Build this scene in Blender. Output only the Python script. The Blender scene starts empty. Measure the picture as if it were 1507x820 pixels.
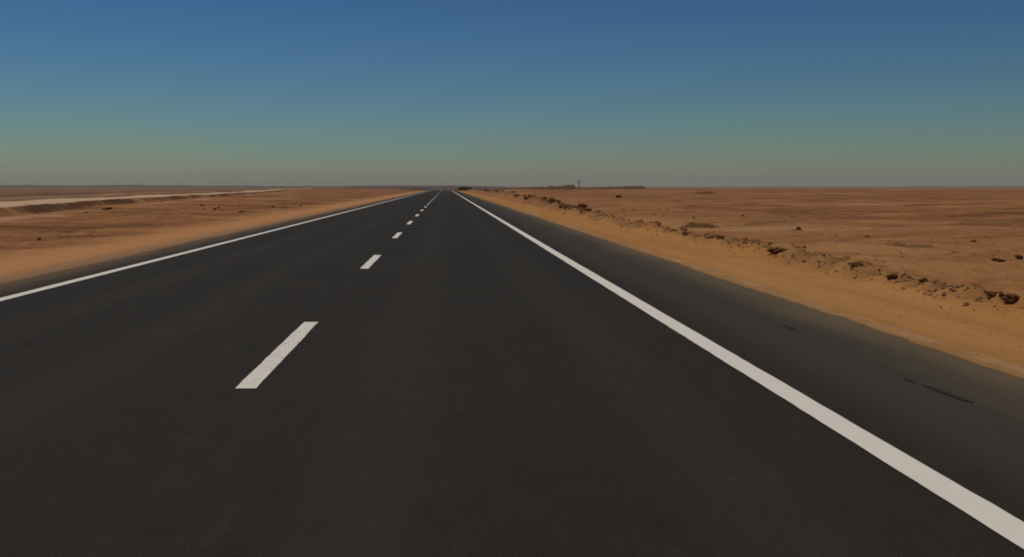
import bpy, bmesh, math, random
import numpy as np

random.seed(7)
rng = np.random.default_rng(7)
S = bpy.context.scene
C = S.collection

# ------------------------------------------------------------------ camera numbers
F = 1410.0            # focal length in pixels of the 1507 px wide photograph
H = 1.30              # camera height above the road (m)
VX, VY = 655.5, 275.0  # vanishing point of the road / horizon row

SUN_AZ = -40.0        # degrees from +Y (driving direction), negative = left
SUN_EL = 68.0

# ------------------------------------------------------------------ helpers
def link(o):
    C.objects.link(o)
    return o

def tag(o, label=None, cat=None, group=None, kind=None):
    if label: o['label'] = label
    if cat: o['category'] = cat
    if group: o['group'] = group
    if kind: o['kind'] = kind
    return o

def mesh_obj(name, verts, faces, mat, parent=None, smooth=False):
    me = bpy.data.meshes.new(name)
    me.from_pydata([tuple(v) for v in verts], [], faces)
    me.update()
    if smooth:
        for p in me.polygons: p.use_smooth = True
    me.materials.append(mat)
    o = link(bpy.data.objects.new(name, me))
    if parent: o.parent = parent
    return o

def grid_obj(name, X, Y, Z, mat, smooth=True):
    """X, Y, Z are (rows, cols) arrays"""
    r, c = X.shape
    co = np.stack([X, Y, Z], -1).reshape(-1, 3).astype(np.float32)
    i = np.arange(r * c).reshape(r, c)
    q = np.stack([i[:-1, :-1], i[:-1, 1:], i[1:, 1:], i[1:, :-1]], -1).reshape(-1, 4).astype(np.int32)
    me = bpy.data.meshes.new(name)
    me.vertices.add(len(co)); me.vertices.foreach_set('co', co.ravel())
    n = len(q)
    me.loops.add(n * 4); me.loops.foreach_set('vertex_index', q.ravel())
    me.polygons.add(n)
    me.polygons.foreach_set('loop_start', np.arange(0, n * 4, 4, dtype=np.int32))
    me.polygons.foreach_set('loop_total', np.full(n, 4, dtype=np.int32))
    me.update(calc_edges=True)
    me.polygons.foreach_set('use_smooth', np.full(n, smooth, dtype=bool))
    me.materials.append(mat)
    return link(bpy.data.objects.new(name, me))

def vnoise(x, y, seed=0):
    """smooth 2-D value noise in 0..1"""
    xi = np.floor(x).astype(np.int64); yi = np.floor(y).astype(np.int64)
    xf = x - xi; yf = y - yi
    u = xf * xf * xf * (xf * (xf * 6 - 15) + 10); v = yf * yf * yf * (yf * (yf * 6 - 15) + 10)
    def h(a, b):
        n = (a * 374761393 + b * 668265263 + seed * 974634777) & 0xFFFFFFFF
        n = ((n ^ (n >> 13)) * 1274126177) & 0xFFFFFFFF
        n = (n ^ (n >> 16)) & 0xFFFFFF
        return n / float(0xFFFFFF)
    return (h(xi, yi) * (1 - u) + h(xi + 1, yi) * u) * (1 - v) + (h(xi, yi + 1) * (1 - u) + h(xi + 1, yi + 1) * u) * v

def sst(a, b, x):
    t = np.clip((x - a) / (b - a), 0, 1)
    return t * t * (3 - 2 * t)

# ------------------------------------------------------------------ material helpers
def new_mat(name):
    m = bpy.data.materials.new(name); m.use_nodes = True
    nt = m.node_tree
    b = nt.nodes['Principled BSDF']
    return m, nt, b

class N:
    """small node-graph writer"""
    def __init__(s, nt): s.nt = nt
    def node(s, t, **kw):
        n = s.nt.nodes.new(t)
        for k, v in kw.items(): setattr(n, k, v)
        return n
    def put(s, sock, v):
        if hasattr(v, 'default_value') or hasattr(v, 'is_linked'): s.nt.links.new(v, sock)
        elif isinstance(v, (tuple, list)) and len(v) == 3 and sock.type == 'RGBA': sock.default_value = (*v, 1)
        else: sock.default_value = v
    def pos(s):
        return s.node('ShaderNodeNewGeometry').outputs['Position']
    def scale(s, vec, sc):
        n = s.node('ShaderNodeMapping'); s.put(n.inputs['Vector'], vec); n.inputs['Scale'].default_value = sc
        return n.outputs[0]
    def noise(s, vec, sc, detail=4, rough=.55, dist=0):
        n = s.node('ShaderNodeTexNoise'); s.put(n.inputs['Vector'], vec)
        n.inputs['Scale'].default_value = sc; n.inputs['Detail'].default_value = detail
        n.inputs['Roughness'].default_value = rough; n.inputs['Distortion'].default_value = dist
        return n.outputs['Fac']
    def voro(s, vec, sc):
        n = s.node('ShaderNodeTexVoronoi'); s.put(n.inputs['Vector'], vec); n.inputs['Scale'].default_value = sc
        return n.outputs['Distance']
    def ramp(s, v, a, b, lo=0., hi=1.):
        n = s.node('ShaderNodeMapRange', interpolation_type='SMOOTHSTEP')
        s.put(n.inputs['Value'], v); s.put(n.inputs['From Min'], a); s.put(n.inputs['From Max'], b)
        n.inputs['To Min'].default_value = lo; n.inputs['To Max'].default_value = hi
        return n.outputs[0]
    def math(s, op, a, b=0., c=0.):
        n = s.node('ShaderNodeMath', operation=op)
        s.put(n.inputs[0], a); s.put(n.inputs[1], b); s.put(n.inputs[2], c)
        return n.outputs[0]
    def mix(s, f, a, b, blend='MIX'):
        n = s.node('ShaderNodeMix', data_type='RGBA', blend_type=blend)
        s.put(n.inputs[0], f); s.put(n.inputs[6], a); s.put(n.inputs[7], b)
        return n.outputs[2]
    def xyz(s, v):
        n = s.node('ShaderNodeSeparateXYZ'); s.put(n.inputs[0], v); return n.outputs
    def bump(s, h, strength, dist):
        n = s.node('ShaderNodeBump'); s.put(n.inputs['Height'], h)
        n.inputs['Strength'].default_value = strength; n.inputs['Distance'].default_value = dist
        return n.outputs[0]

ROAD_L, ROAD_R = -6.05, 3.98     # asphalt edges
LINE_R, LINE_L, DASH_X = 2.15, -5.11, -1.285

# ---- asphalt
def asphalt():
    m, nt, b = new_mat('asphalt'); g = N(nt)
    p = g.pos(); x, y, z = g.xyz(p)
    stretched = g.scale(p, (1, .06, 1))
    base = g.mix(g.noise(stretched, .9, 3), (.025, .0215, .0150), (.034, .0290, .0205))
    patch = g.noise(p, .35, 4, .6)
    base = g.mix(g.ramp(patch, .35, .7, 0, .45), base, (.024, .0210, .0185))
    mot = g.noise(g.scale(p, (1, .45, 1)), 5, 5, .75)
    base = g.mix(g.ramp(mot, .5, .72, 0, .6), base, (.044, .038, .027))
    base = g.mix(g.ramp(mot, .30, .46, .55, 0), base, (.017, .015, .012))
    # the older, dustier paving of the shoulder
    wob = g.math('MULTIPLY', g.math('SUBTRACT', g.noise(stretched, .5, 3), .5), .3)
    sh = g.ramp(g.math('ADD', x, wob), 2.15, 2.9, 0, .85)
    base = g.mix(sh, base, (.056, .049, .035))
    # polished wheel paths
    for cx in (-3.9, -2.5, -.35, 1.25):
        d = g.math('ABSOLUTE', g.math('SUBTRACT', g.math('ADD', x, wob), cx))
        base = g.mix(g.ramp(d, .12, .42, .32, 0), base, (.046, .040, .029))
    # single stones
    st = g.noise(p, 85, 3, .75)
    base = g.mix(g.ramp(st, .53, .70, 0, .65), base, (.075, .068, .058))
    base = g.mix(g.ramp(st, .30, .42, .55, 0), base, (.014, .013, .012))
    # blown sand at both edges
    n1 = g.noise(g.scale(p, (1, .22, 1)), 1.3, 5, .6); n2 = g.noise(p, 14, 4, .65)
    nn = g.math('ADD', g.math('MULTIPLY', g.math('SUBTRACT', n1, .5), .95), g.math('MULTIPLY', g.math('SUBTRACT', n2, .5), .5))
    xr = g.math('ADD', x, nn)
    base = g.mix(g.ramp(xr, 3.05, 4.25, 0, .75), base, (.19, .130, .068))
    base = g.mix(g.ramp(xr, -6.3, -5.05, .75, 0), base, (.19, .122, .068))
    # longitudinal paving joint on the shoulder
    jw = g.math('MULTIPLY', g.math('SUBTRACT', g.noise(p, .8, 3), .5), .10)
    jd = g.math('ABSOLUTE', g.math('SUBTRACT', g.math('ADD', x, jw), 3.16))
    jf = g.math('MULTIPLY', g.ramp(jd, .006, .03, .22, 0), g.ramp(g.noise(g.scale(p, (0, 1, 0)), .7, 3), .45, .62))
    base = g.mix(jf, base, (.013, .012, .010))
    nt.links.new(base, b.inputs['Base Color'])
    b.inputs['Roughness'].default_value = .93
    b.inputs['Specular IOR Level'].default_value = .10
    nt.links.new(g.bump(st, .35, .004), b.inputs['Normal'])
    return m

def paint(name, wear):
    m, nt, b = new_mat(name); g = N(nt); p = g.pos()
    n = g.noise(g.scale(p, (1.6, .7, 1)), 15, 5, .8); n2 = g.noise(p, 4, 4, .6)
    c = g.mix(n2, (.73, .675, .57), (.81, .76, .655))
    v = g.math('ADD', n, g.math('MULTIPLY', n2, .25))
    c = g.mix(g.ramp(v, .40 + wear, .62 + wear, .6, 0), c, (.22, .20, .17))
    nt.links.new(c, b.inputs['Base Color'])
    b.inputs['Roughness'].default_value = .8; b.inputs['Specular IOR Level'].default_value = .25
    nt.links.new(g.bump(n, .2, .002), b.inputs['Normal'])
    return m

# ---- desert ground
SHR_OUT, SHL_OUT = 6.0, -8.9
def desert():
    m, nt, b = new_mat('desert_ground'); g = N(nt)
    p = g.pos(); x, y, z = g.xyz(p)
    big = g.noise(p, .02, 5, .6); mid = g.noise(g.scale(p, (.6, 1, 1)), .13, 5, .62); sm = g.noise(p, 1.6, 5, .65); fine = g.noise(p, 22, 4, .7)
    c = g.mix(g.ramp(big, .35, .65), (.325, .140, .048), (.235, .080, .030))
    c = g.mix(g.ramp(mid, .45, .68, 0, .8), c, (.370, .175, .064))
    c = g.mix(g.ramp(mid, .30, .46, .75, 0), c, (.140, .056, .020))
    # pale silt pans and dark gravel lag, drawn out across the plain
    pan = g.noise(g.scale(p, (.35, 1, 1)), .035, 4, .6, .3)
    c = g.mix(g.ramp(pan, .54, .63, 0, .75), c, (.440, .255, .130))
    lag = g.noise(g.scale(p, (.4, 1, 1)), .06, 5, .65, .4)
    c = g.mix(g.ramp(lag, .55, .64, 0, .6), c, (.120, .060, .030))
    c = g.mix(g.ramp(sm, .52, .70, 0, .5), c, (.145, .075, .036))
    c = g.mix(g.ramp(sm, .28, .44, .35, 0), c, (.400, .235, .120))
    spk = g.noise(g.scale(p, (1, .8, 1)), 3.2, 5, .75)
    clus = g.ramp(g.noise(p, .22, 4, .6), .35, .65, .35, 1)
    c = g.mix(g.math('MULTIPLY', clus, g.ramp(spk, .52, .62, 0, .85)), c, (.110, .048, .018))
    c = g.mix(g.math('MULTIPLY', clus, g.ramp(spk, .34, .46, .8, 0)), c, (.520, .290, .135))
    hum = g.noise(g.scale(p, (.5, 1, 1)), .34, 4, .6)  # hummocks: their shaded and sunlit tones are painted into the colour
    c = g.mix(g.ramp(hum, .52, .62, 0, .72), c, (.135, .054, .020))
    c = g.mix(g.ramp(hum, .36, .47, .6, 0), c, (.420, .205, .080))
    # disturbed dark soil that also paints in the slopes' shade: along the windrow and along the foot of the side track
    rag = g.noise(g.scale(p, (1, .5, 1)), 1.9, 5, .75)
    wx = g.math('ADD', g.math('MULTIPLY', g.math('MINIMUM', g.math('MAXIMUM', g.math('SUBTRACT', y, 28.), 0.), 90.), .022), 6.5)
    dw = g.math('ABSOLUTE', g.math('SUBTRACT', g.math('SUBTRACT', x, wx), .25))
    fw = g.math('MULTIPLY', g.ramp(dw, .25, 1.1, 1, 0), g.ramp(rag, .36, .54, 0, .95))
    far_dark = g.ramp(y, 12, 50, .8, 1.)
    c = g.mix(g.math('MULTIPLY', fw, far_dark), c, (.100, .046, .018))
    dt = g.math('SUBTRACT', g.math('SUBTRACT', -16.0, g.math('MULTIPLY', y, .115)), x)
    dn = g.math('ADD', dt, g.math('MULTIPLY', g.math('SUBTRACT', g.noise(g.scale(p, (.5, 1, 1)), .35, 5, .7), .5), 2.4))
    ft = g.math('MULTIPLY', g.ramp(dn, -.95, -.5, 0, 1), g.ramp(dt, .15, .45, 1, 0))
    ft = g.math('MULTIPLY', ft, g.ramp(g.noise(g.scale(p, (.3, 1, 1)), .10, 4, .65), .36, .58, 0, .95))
    c = g.mix(ft, c, (.070, .032, .014))  # dark shading of the track bank, put into the soil colour
    fb = g.math('MULTIPLY', g.ramp(dt, 5.6, 6.2, 0, 1), g.ramp(dt, 8., 30., .9, .8))
    c = g.mix(g.math('MULTIPLY', fb, g.ramp(mid, .30, .6, .4, 1)), c, (.205, .125, .068))
    bn = g.noise(g.scale(p, (.8, .25, 1)), .16, 4, .6)
    dv = g.math('ADD', dt, g.math('MULTIPLY', g.math('SUBTRACT', bn, .5), 5.))
    for lo, hi, col, k in ((6.0, 9.5, (.090, .046, .022), .92), (10.5, 14.0, (.54, .345, .205), .95), (14.5, 19.0, (.120, .066, .032), .75), (24., 29., (.400, .245, .140), .6), (33., 46., (.115, .066, .036), .6)):
        fz = g.math('MULTIPLY', g.ramp(dv, lo, lo + 1.2, 0, 1), g.ramp(dv, hi - 1.2, hi, 1, 0))
        c = g.mix(g.math('MULTIPLY', fz, k), c, col)
    dv2 = g.math('ADD', dt, g.math('MULTIPLY', g.math('SUBTRACT', mid, .5), 3.))
    fz = g.math('MULTIPLY', g.math('MULTIPLY', g.ramp(dv2, -3.6, -2.8, 0, 1), g.ramp(dv2, -2.0, -1.2, 1, 0)), g.ramp(g.noise(p, .09, 4, .6), .45, .60))
    c = g.mix(g.math('MULTIPLY', fz, g.ramp(x, -9, -12, 0, .8)), c, (.48, .280, .165))
    # yellower, sandier ground just behind the windrow
    c = g.mix(g.math('MULTIPLY', g.ramp(x, 0, 6), g.math('MULTIPLY', g.ramp(x, 9, 26, 1, 0), g.ramp(sm, .3, .6, .55, .2))), c, (.430, .225, .085))
    gp = g.math('MULTIPLY', g.math('MULTIPLY', g.ramp(y, 500, 900, 0, 1), g.ramp(y, 2600, 3200, 1, 0)), g.math('MULTIPLY', g.ramp(x, -140, -90, 0, 1), g.ramp(x, 60, 110, 1, 0)))
    ls = g.noise(g.scale(p, (1, .22, 1)), .55, 5, .65)
    lf = g.math('MULTIPLY', g.math('MULTIPLY', g.ramp(x, -17, -14, 0, 1), g.ramp(x, -11, -9.5, 1, 0)), g.ramp(ls, .47, .62, 0, .5))
    c = g.mix(lf, c, (.120, .055, .022))
    # graded sand shoulder
    w1 = g.noise(g.scale(p, (1, .3, 1)), .8, 4, .6)
    wob = g.math('MULTIPLY', g.math('SUBTRACT', w1, .5), 1.6)
    xw = g.math('ADD', x, wob)
    streak = g.noise(g.scale(p, (1, .05, 1)), 2.2, 4, .6)
    sand = g.mix(g.ramp(streak, .35, .65), (.420, .194, .056), (.455, .228, .074))
    sand = g.mix(g.ramp(g.noise(p, .5, 5, .65), .5, .75, 0, .45), sand, (.360, .160, .048))
    sand = g.mix(g.ramp(sm, .55, .75, 0, .25), sand, (.26, .14, .06))
    sR = g.math('MULTIPLY', g.ramp(xw, 5.9, 6.6, 1, 0), g.ramp(x, 0, .1))
    sandL = g.mix(.6, sand, (.500, .245, .115))
    sL = g.math('MULTIPLY', g.ramp(xw, -10.6, -7.6, 0, 1), g.ramp(x, -.1, 0, 1, 0))
    c = g.mix(sR, c, sand)
    c = g.mix(sL, c, sandL)
    # dusty gravel mixed with broken asphalt right at the edge
    e1 = g.ramp(g.math('ADD', x, g.math('MULTIPLY', wob, .25)), 3.8, 4.5, .6, 0)
    e1 = g.math('MULTIPLY', e1, g.ramp(x, 0, .1))
    c = g.mix(e1, c, (.215, .135, .062))
    rim = g.math('MULTIPLY', g.ramp(g.math('ABSOLUTE', g.math('SUBTRACT', x, 4.06)), .03, .12, 1, 0), g.ramp(g.noise(g.scale(p, (1, .4, 1)), 2.5, 4, .7), .42, .6))
    c = g.mix(g.math('MULTIPLY', rim, .40), c, (.52, .34, .20))
    e2 = g.ramp(g.math('ADD', x, g.math('MULTIPLY', wob, .3)), -6.9, -6.0, 0, .75)
    e2 = g.math('MULTIPLY', e2, g.ramp(x, -.1, 0, 1, 0))
    c = g.mix(e2, c, (.245, .155, .085))
    c = g.mix(g.ramp(fine, .52, .72, 0, .35), c, (.16, .085, .04))
    c = g.mix(g.ramp(fine, .25, .45, .25, 0), c, (.47, .31, .17))
    c = g.mix(g.math('MULTIPLY', gp, .92), c, (.062, .046, .036))
    nt.links.new(c, b.inputs['Base Color'])
    b.inputs['Roughness'].default_value = 1; b.inputs['Specular IOR Level'].default_value = .05
    h = g.math('ADD', g.math('ADD', g.math('MULTIPLY', sm, .7), g.math('MULTIPLY', spk, g.ramp(sR, 0, 1, .7, .05))), g.math('MULTIPLY', fine, .12))
    nt.links.new(g.bump(h, .75, .07), b.inputs['Normal'])
    return m

def soil(name, a, c2, dark, sc=6):
    m, nt, b = new_mat(name); g = N(nt)
    p = g.node('ShaderNodeTexCoord').outputs['Object'] if False else g.pos()
    c = g.mix(g.noise(p, sc, 5, .65), a, c2)
    c = g.mix(g.ramp(g.noise(p, sc * 5, 4, .7), .5, .7, 0, .6), c, dark)
    nt.links.new(c, b.inputs['Base Color'])
    b.inputs['Roughness'].default_value = 1; b.inputs['Specular IOR Level'].default_value = .05
    nt.links.new(g.bump(g.noise(p, sc * 3, 5, .7), .5, .03), b.inputs['Normal'])
    return m

M_ASPH = asphalt()
M_LINE = paint('edge_paint', -.12)
M_DASH = paint('dash_paint', .0)
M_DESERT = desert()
M_CLOD = soil('clod_soil', (.215, .105, .042), (.300, .155, .066), (.090, .042, .017))
M_HEAP = soil('dark_soil', (.130, .062, .024), (.195, .096, .038), (.060, .029, .012), 5)
M_TRACK = soil('track_dust', (.52, .335, .195), (.62, .42, .26), (.42, .25, .135), .8)
M_FARHILL = soil('far_gravel', (.060, .036, .022), (.085, .050, .030), (.040, .024, .016), .02)
M_FARBANK = soil('far_dark_soil', (.100, .058, .033), (.150, .086, .048), (.060, .035, .020), .25)
M_TAR, _nt, _b = new_mat('tar'); _g = N(_nt)
_nt.links.new(_g.mix(_g.noise(_g.pos(), 60, 3), (.018, .016, .013), (.034, .030, .023)), _b.inputs['Base Color']); _b.inputs['Roughness'].default_value = .85; _b.inputs['Specular IOR Level'].default_value = .2
M_STEEL, _nt, _b = new_mat('weathered_steel'); _g = N(_nt)
_nt.links.new(_g.mix(_g.noise(_g.pos(), 2, 3), (.20, .18, .165), (.30, .27, .25)), _b.inputs['Base Color']); _b.inputs['Roughness'].default_value = .7
M_LEAF, _nt, _b = new_mat('dry_leaf'); _g = N(_nt)
_nt.links.new(_g.mix(_g.noise(_g.pos(), .9, 3), (.050, .048, .026), (.095, .085, .045)), _b.inputs['Base Color']); _b.inputs['Roughness'].default_value = .9

# ------------------------------------------------------------------ terrain height
def track_x(Y):        # near edge of the side track on the left
    return -16.0 - .115 * Y

def windrow_x(Y):
    return 6.45 + .022 * np.clip(Y - 28, 0, 90) + .22 * (vnoise(Y * .35, Y * 0, 3) - .5) * 2

def crest(Y):
    """the road tops a slight rise about 400 m ahead and drops into a wide dip"""
    return -7.0 * sst(335, 620, Y) * sst(2250, 1500, Y)

def height(X, Y, dx):
    """dx: local grid spacing, so that octaves finer than the mesh are dropped"""
    def oct(wl, seed):
        a = np.clip(wl / (2.5 * dx) - 1, 0, 1)
        return (vnoise(X / wl + 31.7 * seed, Y / wl + 17.3 * seed, seed) - .5) * 2 * a
    out = np.maximum(X - ROAD_R, ROAD_L - X)                 # metres outside the asphalt
    und = .05 * oct(.45, 1) + .07 * oct(1.3, 2) + .13 * oct(4, 3) + .20 * oct(13, 4) + .28 * oct(45, 5)
    und = und * np.where(X < 0, .50, .85)
    far = .5 * oct(160, 6) + 1.0 * oct(520, 8)
    wild = np.where(X > 0, sst(1.9, 4.2, out), sst(2.2, 6.5, out))
    Z = -.10 * sst(.3, 2.5, out) + und * (.10 * sst(0, 2, out) + .90 * wild) + far * sst(40, 500, out)
    # sand lapping the edge of the asphalt
    lap = .012 + .016 * (vnoise(X * 1.7, Y * .30, 11) - .5) + .012 * (vnoise(X * 9, Y * 5, 12) - .5)
    Z = np.where(out < .5, np.where(out < -.35, -.05, (Z + lap) * sst(-.35, .05, out) - .05 * (1 - sst(-.35, .05, out))), Z + lap * sst(3, .5, out))
    # windrow pushed up along the right shoulder
    wx = windrow_x(Y)
    hgt = (.15 + .27 * sst(18, 75, Y)) * (.7 + .6 * vnoise(Y * .55, X * .3, 21))
    w = .34 + .25 * sst(20, 80, Y)
    ridge = hgt * np.exp(-((X - wx) / w) ** 2)
    lump = (.15 * (vnoise(X * 2.6, Y * 1.9, 22) - .35) + .17 * (vnoise(X * 6, Y * 4.5, 23) - .4) * np.clip(.25 / (2.5 * dx), 0, 1)) * np.exp(-((X - wx - .15) / (w * 1.7)) ** 2)
    Z = Z + (ridge + lump) * (X > 0)
    # side track on the left: a graded causeway with a broken earth bank on the near side
    d = track_x(Y) - X                                       # >0 beyond the near edge
    on = sst(-.7, .1, d) * sst(9.0, 6.4, d)
    tz = .30 + .16 * (vnoise(Y * .02, Y * 0, 33) - .5) + np.clip(Z, -.2, .5) * .5
    Z = Z * (1 - on) + tz * on
    bank = .13 * np.exp(-((d + .30) / .26) ** 2) * sst(.30, .62, vnoise(Y * .09, X * .05, 31)) * (.2 + 1.5 * vnoise(Y * 1.4, X * .9, 32))
    Z = Z + bank * (X < 0)
    return Z + crest(Y) * sst(34, 13, np.abs(X))

def z_at(x, y):
    a = np.array([[float(x)]]); b = np.array([[float(y)]])
    return float(height(a, b, np.array([[.1]]))[0, 0])

# grid lines: fine where the camera is close, stretched towards the horizon
def grow(start, step, rate, end):
    v = [start]
    while v[-1] < end:
        v.append(v[-1] + step); step *= rate
    return v
xs_r = grow(3.3, .07, 1.0, 8.2); xs_r += grow(xs_r[-1] + .08, .085, 1.028, 7000)
xs_l = grow(5.3, .10, 1.0, 7.0); xs_l += grow(xs_l[-1] + .12, .12, 1.019, 40); xs_l += grow(xs_l[-1] + .7, .7, 1.035, 7000)
xs = np.array([-v for v in reversed(xs_l)] + list(np.linspace(-5.2, 3.2, 8)) + xs_r)
ys = [-v for v in reversed(grow(.5, .5, 1.15, 300))]
ys += grow(0, .11, 1.0, 16)
while ys[-1] < 7000: ys.append(ys[-1] + max(.11, .0085 * ys[-1]))
ys = np.array(ys)
XX, YY = np.meshgrid(xs, ys)
sx = np.gradient(xs); sy = np.gradient(ys)
DX = np.maximum(np.broadcast_to(sx[None, :], XX.shape) * 1.0, np.broadcast_to(sy[:, None], XX.shape) * .8)
ZZ = height(XX, YY, DX)
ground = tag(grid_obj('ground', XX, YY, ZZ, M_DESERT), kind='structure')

# far low hills that make the dark rim of the plain
def hill_strip(Y0, X0, X1, zmax, seed, width):
    xx = np.linspace(X0, X1, 260); t = np.linspace(-1, 1, 9)
    A, T = np.meshgrid(xx, t)
    prof = np.cos(T * math.pi / 2) ** 1.3
    e = sst(0, .08, (A - X0) / (X1 - X0)) * sst(1, .92, (A - X0) / (X1 - X0))
    hh = zmax * (.35 + .65 * vnoise(A / 420, A * 0, seed)) * (.8 + .4 * vnoise(A / 60, A * 0, seed + 1)) * e
    return A, Y0 + T * width + 60 * (vnoise(A / 300, A * 0, seed + 2) - .5), prof * (hh + 2.5) - 2.5
A, B, Z = hill_strip(2600, -2600, 260, 6.0, 51, 90)
tag(grid_obj('hills', A, B, Z, M_FARHILL), kind='structure')
A, B, Z = hill_strip(3100, 900, 3200, 3.0, 61, 90)
tag(grid_obj('hills', A, B, Z, M_FARHILL), kind='structure')

# ------------------------------------------------------------------ road
rows = [-60.0]
while rows[-1] < 5200: rows.append(rows[-1] + (max(2.0, .02 * rows[-1]) if rows[-1] < 300 else 5.0 if rows[-1] < 700 else 20.0 if rows[-1] < 2400 else .04 * rows[-1]))
rx = np.linspace(ROAD_L - .12, ROAD_R + .12, 24)
RX, RY = np.meshgrid(rx, np.array(rows))
road = tag(grid_obj('road', RX, RY, crest(RY), M_ASPH), kind='structure')

def strip(name, x0, w, y0, y1, mat, step, ragged):
    n = max(2, int((y1 - y0) / step) + 1)
    v, f = [], []
    y = y0
    ylist = [y0]
    while ylist[-1] < y1 - 1e-6: ylist.append(min(y1, ylist[-1] + max(step, min(3.0, .02 * abs(ylist[-1])))))
    for y in ylist:
        zc = .006 + (float(crest(np.array(y))) if y > 300 else 0.)
        a = ragged * (random.random() - .5); b2 = ragged * (random.random() - .5)
        v += [(x0 - w / 2 + a, y, zc), (x0 + w / 2 + b2, y, zc)]
    for i in range(len(ylist) - 1):
        f.append((2 * i, 2 * i + 1, 2 * i + 3, 2 * i + 2))
    return mesh_obj(name, v, f, mat, road)

tag(strip('edge_line', LINE_R, .165, -60, 1500, M_LINE, .15, .006), 'thick white edge line on the right of the driving lane')
tag(strip('edge_line', LINE_L, .15, -60, 1500, M_LINE, .3, .008), 'white edge line along the left shoulder')
D0 = F * H / 298.0
for k in range(-2, 46):
    y0 = D0 + k * 9.0
    strip('lane_dash', DASH_X, .137, y0, y0 + 3.02, M_DASH, .1, .007)

def tar_streak(x0, y0, x1, y1, w):
    v, f = [], []; n = 16
    for i in range(n + 1):
        t = i / n; ww = w * (.25 + .75 * math.sin(math.pi * min(1, max(0, t))) ** .6) * (.6 + .8 * random.random())
        cx = x0 + (x1 - x0) * t + .012 * (random.random() - .5); cy = y0 + (y1 - y0) * t
        v += [(cx - ww / 2, cy, .005), (cx + ww / 2, cy, .005)]
    for i in range(n): f.append((2 * i, 2 * i + 1, 2 * i + 3, 2 * i + 2))
    mesh_obj('tar_streak', v, f, M_TAR, road)
tar_streak(3.165, 5.75, 3.125, 6.28, .05)
tar_streak(3.115, 6.33, 3.10, 6.50, .02)
tar_streak(3.19, 8.68, 3.17, 9.02, .035)

# ------------------------------------------------------------------ side track
ty = [-40.0]
while ty[-1] < 900: ty.append(ty[-1] + max(.8, .012 * abs(ty[-1])))
ty = np.array(ty); tw = np.linspace(.30, 5.6, 18)
TW, TY = np.meshgrid(tw, ty)
TX = track_x(TY) - TW
TZ = height(TX, TY, np.full_like(TX, .5)) + .012 + .02 * np.cos((TW - 2.9) / 2.6 * math.pi) * (vnoise(TX * .8, TY * .3, 71))
tag(grid_obj('dirt_track', TX, TY, TZ, M_TRACK), kind='structure')

# ------------------------------------------------------------------ clods and heaps
def clod_mesh(seed, flat, cluster=1):
    r = random.Random(seed)
    bm = bmesh.new()
    for c in range(cluster):
        t = bmesh.new(); bmesh.ops.create_icosphere(t, subdivisions=3 if cluster == 1 else 2, radius=1)
        ph = [r.uniform(0, 6.28) for _ in range(9)]; k = [r.uniform(1.2, 3.6) for _ in range(9)]
        planes = []
        for _ in range(9):
            v = np.array([r.gauss(0, 1), r.gauss(0, 1), r.gauss(0, .8)]); v /= np.linalg.norm(v); planes.append((v, r.uniform(.55, .9)))
        s = (1 if cluster == 1 else .62) if c == 0 else r.uniform(.25, .58)
        off = (0, 0, 0) if c == 0 else (r.gauss(0, .75), r.gauss(0, .45), r.uniform(-.25, .12))
        ax = r.uniform(.8, 1.25); ay = r.uniform(.7, 1.1)
        if c:
            lim = (.52 + .55 * s) / max(1e-6, math.sqrt(off[0] ** 2 + off[1] ** 2)); lim = min(1, lim); off = (off[0] * lim, off[1] * lim, off[2] * .6)
        for v in t.verts:
            p = np.array(v.co)
            for nv, d in planes:                 # knocked-off faces
                q = p.dot(nv)
                if q > d: p = p - nv * (q - d) * .85
            dsp = 1 + .10 * math.sin(k[0] * 2 * p[0] + ph[0]) * math.sin(k[1] * 2 * p[1] + ph[1]) + .08 * math.sin(k[2] * 4 * p[2] + ph[2] + 3 * p[0]) + .05 * math.sin(k[3] * 7 * p[1] + ph[3]) + .09 * r.uniform(-1, 1)
            p = p * dsp * s
            v.co = (p[0] * ax + off[0], p[1] * ay + off[1], (p[2] * flat + off[2]))
        me = bpy.data.meshes.new('tmp'); t.to_mesh(me); t.free(); bm.from_mesh(me); bpy.data.meshes.remove(me)
    me = bpy.data.meshes.new('earth_clod'); bm.to_mesh(me); bm.free()
    me.materials.append(M_CLOD)
    return me

CL = [clod_mesh(100 + i, random.uniform(.6, .95)) for i in range(7)]
CLUS = [clod_mesh(200 + i, .68, 13) for i in range(4)]

def ground_xy(px, py, zguess=None):
    """pixel of a base point -> ground point, marching along the view ray"""
    y = 3.0
    while y < 900:
        x = (px - VX) * y / F; zr = H - (py - VY) * y / F
        if zr <= z_at(x, y): return x, y
        y *= 1.004
    return x, y

def place(me, name, x, y, rx, rz=None, sink=.25, zs=1.0):
    o = link(bpy.data.objects.new(name, me))
    s = rx
    o.scale = (s, s, s * zs); o.rotation_euler = (random.uniform(-.2, .2), random.uniform(-.2, .2), random.uniform(0, 6.28) if rz is None else rz)
    o.location = (x, y, z_at(x, y) + s * zs * (.55 - sink))
    return o

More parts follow.
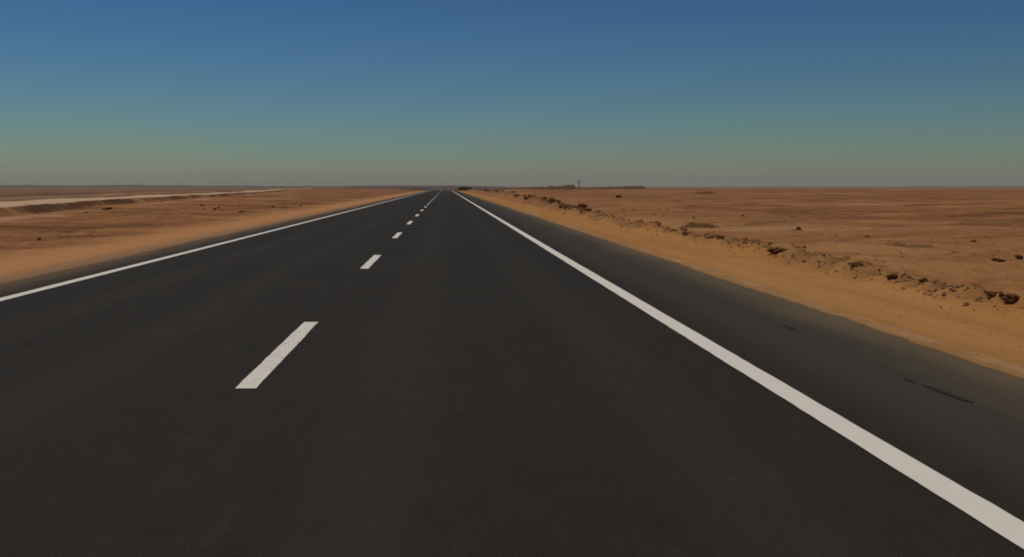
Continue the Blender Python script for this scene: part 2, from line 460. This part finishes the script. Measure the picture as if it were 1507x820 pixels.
# notable lumps, each with its own label
lumps = [
    # px, py (base), radius m, mesh, zscale, label
    (1141, 373, 0.149, CLUS[0], 1.0, 'biggest dark cluster of earth clods in the ridge along the right sand shoulder'),
    (1257, 393, 0.10, CLUS[2], .8, 'single dark clod in the right ridge, between its biggest cluster and a flattened clump'),
    (1314, 410, 0.093, CLUS[1], .8, 'flattened dark clump of clods in the right ridge, one nearer than the single clod'),
    (1459, 437, 0.084, CLUS[2], .95, 'dark clump of clods in the nearest stretch of the right ridge, near the edge'),
    (1490, 446, 0.088, CL[3], .9, 'dark angular clod in front of the nearest clump at the end of the ridge'),
    (1060, 351, 0.099, CLUS[3], .8, 'dark clump of clods in the ridge, left of its biggest cluster'),
    (1276, 350, 0.088, CL[0], .7, 'small round dark clod alone on the plain behind the right ridge'),
    (1468, 386, 0.105, CLUS[0], .8, 'dark clump lying on the plain behind the right ridge, near the picture edge'),
    (1499, 380, 0.072, CL[5], .8, 'small upright dark clod behind the clump near the right picture edge'),
    (1176, 339, 0.120, CL[4], .8, 'small dark clod on the plain between the low dark heap and the round clod'),
    (910, 291, 0.336, CL[2], .8, 'dark boulder-like lump far off on the plain below the horizon mast'),
    (867, 310, 0.186, CLUS[1], .8, 'dark clump of clods where the far end of the right ridge darkens'),
    (156, 309, 0.260, CLUS[2], .75, 'dark clump standing at the foot of the pale side track on the left'),
    (298, 303, 0.186, CLUS[3], .6, 'small dark clump on the red plain below the far end of the side track'),
    (355, 313, 0.192, CL[6], .7, 'lone small dark clod on the red plain closest to the left shoulder'),
]
for px, py, r, me, zs, lab in lumps:
    x, y = ground_xy(px, py)
    me2 = me.copy(); me2.materials.clear(); me2.materials.append(M_HEAP)
    o = place(me2, 'earth_clod', x, y, r, rz=random.uniform(-.4, .4), zs=zs)
    tag(o, lab, 'clod')

def heap(x, y, lx, ly, h, label, seed, mat=M_HEAP, name='earth_heap', n=(46, 22), cat='heap', rot=0.0, rough=.5):
    A, B = np.meshgrid(np.linspace(-1, 1, n[0]), np.linspace(-1, 1, n[1]))
    R = np.sqrt((A * (1 + .25 * (vnoise(B * 2 + seed, A * 2, seed) - .5))) ** 2 + B ** 2)
    p = np.clip(1 - R, 0, 1); p = p * p * (3 - 2 * p)
    nz = (vnoise(A * 3 + seed, B * 2, seed + 1) * .6 + vnoise(A * 8 + seed, B * 4, seed + 2) * .3 + vnoise(A * 19, B * 8 + seed, seed + 3) * .2)
    Z = h * np.minimum(1, 1.5 * p) ** .8 * (1 - rough + rough * 1.7 * nz) - .12 * h * sst(.8, 1, R) - .05
    o = grid_obj(name, A * lx, B * ly, Z, mat)
    o.location = (x, y, z_at(x, y) - .02); o.rotation_euler.z = rot
    return tag(o, label, cat)

x, y = ground_xy(1030, 334); heap(x, y, 1.0, .8, .20, 'low broad dark heap of earth just behind the right ridge, halfway to the horizon', 81, rough=.75)
x, y = ground_xy(1334, 364); heap(x, y, 1.0, .45, .17, 'long thin streak of dug earth on the plain behind the right ridge', 82, M_CLOD, rough=.8, rot=-.25)
x, y = ground_xy(1392, 321); heap(x, y, .9, .6, .24, 'brown heap on the far right plain, left of the long low bank', 83, M_CLOD, rough=.7)
x, y = ground_xy(1470, 328); heap(x, y, 2.2, .8, .22, 'long low bank of brown earth at the far right of the plain', 84, M_CLOD, rough=.7, rot=-.2)
x, y = ground_xy(1038, 286); heap(x, y, 2.4, 1.5, .42, 'small far dark heap on the plain right of the long horizon bank', 85)

# small clods: ridge, right plain, left plain
def scatter(n, fn, label, group, rr, meshes=CL):
    for i in range(n):
        x, y = fn()
        r = rr[0] + (rr[1] - rr[0]) * random.random() ** 2.6
        r *= 1 + max(0, y - 15) * .012
        o = place(random.choice(meshes), 'earth_clod', x, y, r, zs=random.uniform(.7, 1.05))
        tag(o, label, 'clod', group)
def on_ridge():
    y = 8 + 40 * random.random() ** 1.35
    return float(windrow_x(np.array(y))) + random.gauss(0, .20) + .16, y
scatter(100, on_ridge, 'small brown earth clod in the low ridge beside the right sand shoulder', 'clods in the ridge along the right shoulder', (.02, .075))
scatter(60, on_ridge, 'ragged little clump of brown clods in the low ridge beside the right sand shoulder', 'clod clumps in the ridge along the right shoulder', (.025, .07), CLUS)
def far_ridge():
    y = 46 + 170 * random.random() ** 1.4
    return float(windrow_x(np.array(y))) + random.gauss(0, .3), y
scatter(60, far_ridge, 'dark clod in the far end of the ridge where it narrows towards the horizon', 'clods in the far end of the right ridge', (.07, .17), CL + CLUS)
def right_plain():
    while True:
        y = 9 + 60 * random.random() ** 1.3; x = 7.3 + 26 * random.random() ** 1.5
        if x < y * .62: return x, y
scatter(50, right_plain, 'small clod scattered on the brown plain right of the ridge', 'clods scattered on the right plain', (.02, .075))
def left_plain():
    while True:
        y = 16 + 60 * random.random(); x = -9.5 - 20 * random.random()
        if x > -y * .5 and x > track_x(y) + .3: return x, y
scatter(30, left_plain, 'small clod scattered on the red plain left of the road', 'clods scattered on the left plain', (.025, .08))

# gravel nobody could count
gv, gf = [], []
def pebble(x, y, r):
    z = z_at(x, y)
    b = len(gv); a = random.uniform(0, 6.28)
    for k in range(4):
        rr = r * random.uniform(.7, 1.3)
        gv.append((x + rr * math.cos(a + k * 1.57), y + rr * math.sin(a + k * 1.57), z - r * .2 + r * .3 * random.random()))
    gv.append((x + r * .2 * random.uniform(-1, 1), y, z + r * random.uniform(.5, .9)))
    for k in range(4): gf.append((b + k, b + (k + 1) % 4, b + 4))
for i in range(6500):
    y = 7 + 70 * random.random() ** 1.6
    pebble(float(windrow_x(np.array(y))) + random.gauss(.28, .34), y, .008 + .045 * random.random() ** 2)
for i in range(1800):
    x, y = right_plain(); pebble(x, y, random.uniform(.01, .04))
for i in range(500):
    y = 5 + 22 * random.random() ** 1.5; pebble(random.uniform(4.0, 6.3), y, random.uniform(.004, .014))
for i in range(600):
    x, y = left_plain(); pebble(x, y, random.uniform(.015, .05))
tag(mesh_obj('gravel', gv, gf, M_CLOD), kind='stuff')

# ------------------------------------------------------------------ things on the horizon
def bank(name, Y0, pts, depth, mat, label, cat, seed):
    """pts: (X, crest height z) along the crest; a real embankment with two slopes and closed ends"""
    X = np.linspace(pts[0][0], pts[-1][0], 150)
    hz = np.interp(X, [p[0] for p in pts], [p[1] for p in pts])
    hz = hz * (.90 + .2 * vnoise(X / 5, X * 0, seed)) + .25 * (vnoise(X / 1.7, X * 0, seed + 1) - .5)
    T = np.linspace(-1, 1, 11)
    A, TT = np.meshgrid(X, T); HZ = np.broadcast_to(hz, A.shape)
    prof = np.clip(1.15 - np.abs(TT) * 1.15, 0, 1) ** .9
    Zb = -1.2
    Z = Zb + (np.maximum(HZ, .05) - Zb) * prof + .3 * (vnoise(A / 2.5, TT * 3, seed + 2) - .5) * prof
    o = grid_obj(name, A - X.mean(), TT * depth, Z, mat)
    o.location = (float(X.mean()), Y0, 0)
    return tag(o, label, cat)
k5 = 500 / F
def PX(px, Y): return (px - VX) * Y / F
def PZ(py, Y): return H - (py - VY) * Y / F
bank('earth_mound', 500, [(PX(716, 500), PZ(279, 500)), (PX(760, 500), PZ(276.5, 500)), (PX(800, 500), PZ(274.6, 500)), (PX(828, 500), PZ(273.2, 500)), (PX(838, 500), PZ(271.2, 500)), (PX(844, 500), PZ(271, 500)), (PX(847, 500), PZ(275, 500)), (PX(850, 500), PZ(280, 500))],
     9, M_FARBANK, 'long dark earth mound on the horizon, rising rightwards to a peak beside the mast', 'mound', 91)
bank('earth_bank', 560, [(PX(852, 560), PZ(277, 560)), (PX(862, 560), PZ(276.2, 560)), (PX(890, 560), PZ(275.2, 560)), (PX(930, 560), PZ(274.3, 560)), (PX(945, 560), PZ(273.8, 560)), (PX(949, 560), PZ(276, 560)), (PX(952, 560), PZ(279, 560))],
     7, M_FARBANK, 'flat-topped dark earth bank on the horizon right of the mast, with a blunt end', 'bank', 95)

# scrub thicket where the road meets the horizon
def thicket(x, y, w, d, h, label):
    root = link(bpy.data.objects.new('scrub_thicket', None)); root.location = (x, y, z_at(x, y))
    tag(root, label, 'scrub')
    v, f = [], []
    lobes = [(random.uniform(-1, 1), random.uniform(-1, 1), random.uniform(.45, 1)) for _ in range(14)]
    for i in range(4200):
        a, b2, s = random.choice(lobes)
        th = random.uniform(0, 6.28); ph = math.acos(random.uniform(-.2, 1)); r = random.random() ** .4
        cx = a * w * .42 + r * w * .2 * math.sin(ph) * math.cos(th); cy = b2 * d * .42 + r * d * .25 * math.sin(ph) * math.sin(th)
        cz = max(.03, s * h * (.3 + .7 * r * math.cos(ph)))
        q = random.uniform(.08, .2); b = len(v)
        u = np.array([random.gauss(0, 1) for _ in range(3)]); u /= np.linalg.norm(u)
        t = np.cross(u, [random.gauss(0, 1) for _ in range(3)]); t /= np.linalg.norm(t)
        c = np.array([cx, cy, cz])
        v += [c - q * u, c + q * .5 * t, c + q * u, c - q * .5 * t]; f.append((b, b + 1, b + 2, b + 3))
    mesh_obj('foliage', v, f, M_LEAF, root)
    sv, sf = [], []
    for a, b2, s in lobes:
        for j in range(3):
            tip = (a * w * .42 + random.uniform(-.6, .6), b2 * d * .42 + random.uniform(-.6, .6), s * h * .8); b = len(sv)
            for k in range(4): sv.append((a * w * .42 + .06 * math.cos(k * 1.57), b2 * d * .42 + .06 * math.sin(k * 1.57), -.1))
            sv.append(tip)
            for k in range(4): sf.append((b + k, b + (k + 1) % 4, b + 4))
    mesh_obj('stems', sv, sf, M_HEAP, root)
thicket(7.0, 352, 4.6, 5, 1.75, 'dark low scrub thicket on the horizon just right of where the road vanishes')

# mast
MY = 800
mx = PX(852, MY)
mast = link(bpy.data.objects.new('lattice_mast', None)); mast.location = (mx, MY, z_at(mx, MY))
tag(mast, 'thin lattice mast with a thicker head standing on the horizon beside the dark mound', 'mast')
def tube(v, f, a, b2, r, n=6):
    a = np.array(a, float); b2 = np.array(b2, float); d = b2 - a; d /= np.linalg.norm(d)
    u = np.cross(d, [0, 0, 1] if abs(d[2]) < .9 else [1, 0, 0]); u /= np.linalg.norm(u); w = np.cross(d, u); s = len(v)
    for e in (a, b2):
        for k in range(n): v.append(e + r * (math.cos(6.283 * k / n) * u + math.sin(6.283 * k / n) * w))
    for k in range(n): f.append((s + k, s + (k + 1) % n, s + n + (k + 1) % n, s + n + k))
    f.append(tuple(s + k for k in reversed(range(n)))); f.append(tuple(s + n + k for k in range(n)))
TOP = PZ(265.2, MY) - z_at(mx, MY)
def leg_pt(k, t):
    r = .75 * (1 - t) + .28 * t; a = k * 2.0944 + .4
    return (r * math.cos(a), r * math.sin(a), t * TOP)
for k in range(3):
    v, f = [], []; tube(v, f, leg_pt(k, -.03), leg_pt(k, 1), .07); mesh_obj('leg', v, f, M_STEEL, mast)
v, f = [], []
for i in range(8):
    for k in range(3): tube(v, f, leg_pt(k, i / 8), leg_pt((k + 1) % 3, (i + 1) / 8), .035, 5); tube(v, f, leg_pt(k, i / 8), leg_pt((k + 1) % 3, i / 8), .03, 5)
mesh_obj('bracing', v, f, M_STEEL, mast)
for k in range(3):
    v, f = [], []; a = k * 2.0944 + .2
    for zz in (TOP - 2.2, TOP):
        for (o1, o2) in ((.5, -.28), (.5, .28), (.72, .28), (.72, -.28)):
            v.append((o1 * math.cos(a) - o2 * math.sin(a), o1 * math.sin(a) + o2 * math.cos(a), zz))
    f = [(3, 2, 1, 0), (4, 5, 6, 7), (0, 1, 5, 4), (1, 2, 6, 5), (2, 3, 7, 6), (3, 0, 4, 7)]
    mesh_obj('antenna_panel', v, f, M_STEEL, mast)
v, f = [], []; tube(v, f, (0, 0, TOP - .3), (0, 0, TOP + .6), .03); mesh_obj('lightning_rod', v, f, M_STEEL, mast)
bm = bmesh.new(); bmesh.ops.create_cube(bm, size=1)
bmesh.ops.scale(bm, vec=(1.5, 1.3, 1.9), verts=bm.verts); bmesh.ops.translate(bm, vec=(.2, -1.6, .85), verts=bm.verts)
bmesh.ops.bevel(bm, geom=bm.edges[:], offset=.06, segments=2, affect='EDGES')
me = bpy.data.meshes.new('equipment_cabinet'); bm.to_mesh(me); bm.free(); me.materials.append(M_STEEL)
cab = link(bpy.data.objects.new('equipment_cabinet', me)); cab.parent = mast

# ------------------------------------------------------------------ haze
bm = bmesh.new(); bmesh.ops.create_cube(bm, size=1)
bmesh.ops.scale(bm, vec=(15400, 7700, 76), verts=bm.verts); bmesh.ops.translate(bm, vec=(0, 3400, 25), verts=bm.verts)
me = bpy.data.meshes.new('haze'); bm.to_mesh(me); bm.free()
hm = bpy.data.materials.new('haze'); hm.use_nodes = True; nt = hm.node_tree
nt.nodes.remove(nt.nodes['Principled BSDF'])
pv = nt.nodes.new('ShaderNodeVolumePrincipled'); pv.inputs['Color'].default_value = (.95, .87, .80, 1)
pv.inputs['Density'].default_value = .00017; pv.inputs['Anisotropy'].default_value = 0.0
nt.links.new(pv.outputs[0], nt.nodes['Material Output'].inputs['Volume'])
me.materials.append(hm)
tag(link(bpy.data.objects.new('haze', me)), kind='stuff')

# ------------------------------------------------------------------ light
w = bpy.data.worlds.new('World'); S.world = w; w.use_nodes = True
nt = w.node_tree; bg = nt.nodes['Background']
sky = nt.nodes.new('ShaderNodeTexSky'); sky.sky_type = 'NISHITA'; sky.sun_disc = False
sky.sun_elevation = math.radians(SUN_EL); sky.sun_rotation = math.radians(SUN_AZ)
sky.altitude = 200; sky.air_density = 1.2; sky.dust_density = .2; sky.ozone_density = 7.0
pre = nt.nodes.new('ShaderNodeVectorMath'); pre.operation = 'SCALE'; pre.inputs['Scale'].default_value = .358
gam = nt.nodes.new('ShaderNodeGamma'); gam.inputs['Gamma'].default_value = 1.8
nt.links.new(sky.outputs[0], pre.inputs[0]); nt.links.new(pre.outputs[0], gam.inputs['Color'])
tin = nt.nodes.new('ShaderNodeMix'); tin.data_type = 'RGBA'; tin.blend_type = 'MULTIPLY'
tin.inputs[0].default_value = 1; tin.inputs[7].default_value = (.90, 1.07, 1.06, 1)
nt.links.new(gam.outputs[0], tin.inputs[6]); nt.links.new(tin.outputs[2], bg.inputs['Color']); bg.inputs['Strength'].default_value = .07

L = bpy.data.lights.new('sun', 'SUN'); L.energy = 3.0; L.angle = math.radians(.5); L.color = (1, .92, .80)
so = link(bpy.data.objects.new('sun', L))
az, el = math.radians(SUN_AZ), math.radians(SUN_EL)
from mathutils import Vector
d = Vector((math.sin(az) * math.cos(el), math.cos(az) * math.cos(el), math.sin(el)))
so.rotation_euler = d.to_track_quat('Z', 'Y').to_euler()

# ------------------------------------------------------------------ camera
cam = bpy.data.cameras.new('camera'); co = link(bpy.data.objects.new('camera', cam))
co.location = (0, 0, H); co.rotation_euler = (math.radians(90), 0, 0)
cam.sensor_width = 36; cam.lens = 36 * F / 1507
cam.shift_x = (753.5 - VX) / 1507; cam.shift_y = -(410 - VY) / 1507
cam.clip_start = .05; cam.clip_end = 30000
S.camera = co

S.view_settings.view_transform = 'Standard'; S.view_settings.look = 'None'
S.view_settings.exposure = -.5; S.view_settings.gamma = 1; S.view_settings.use_curve_mapping = False
S.cycles.filter_width = 1.9
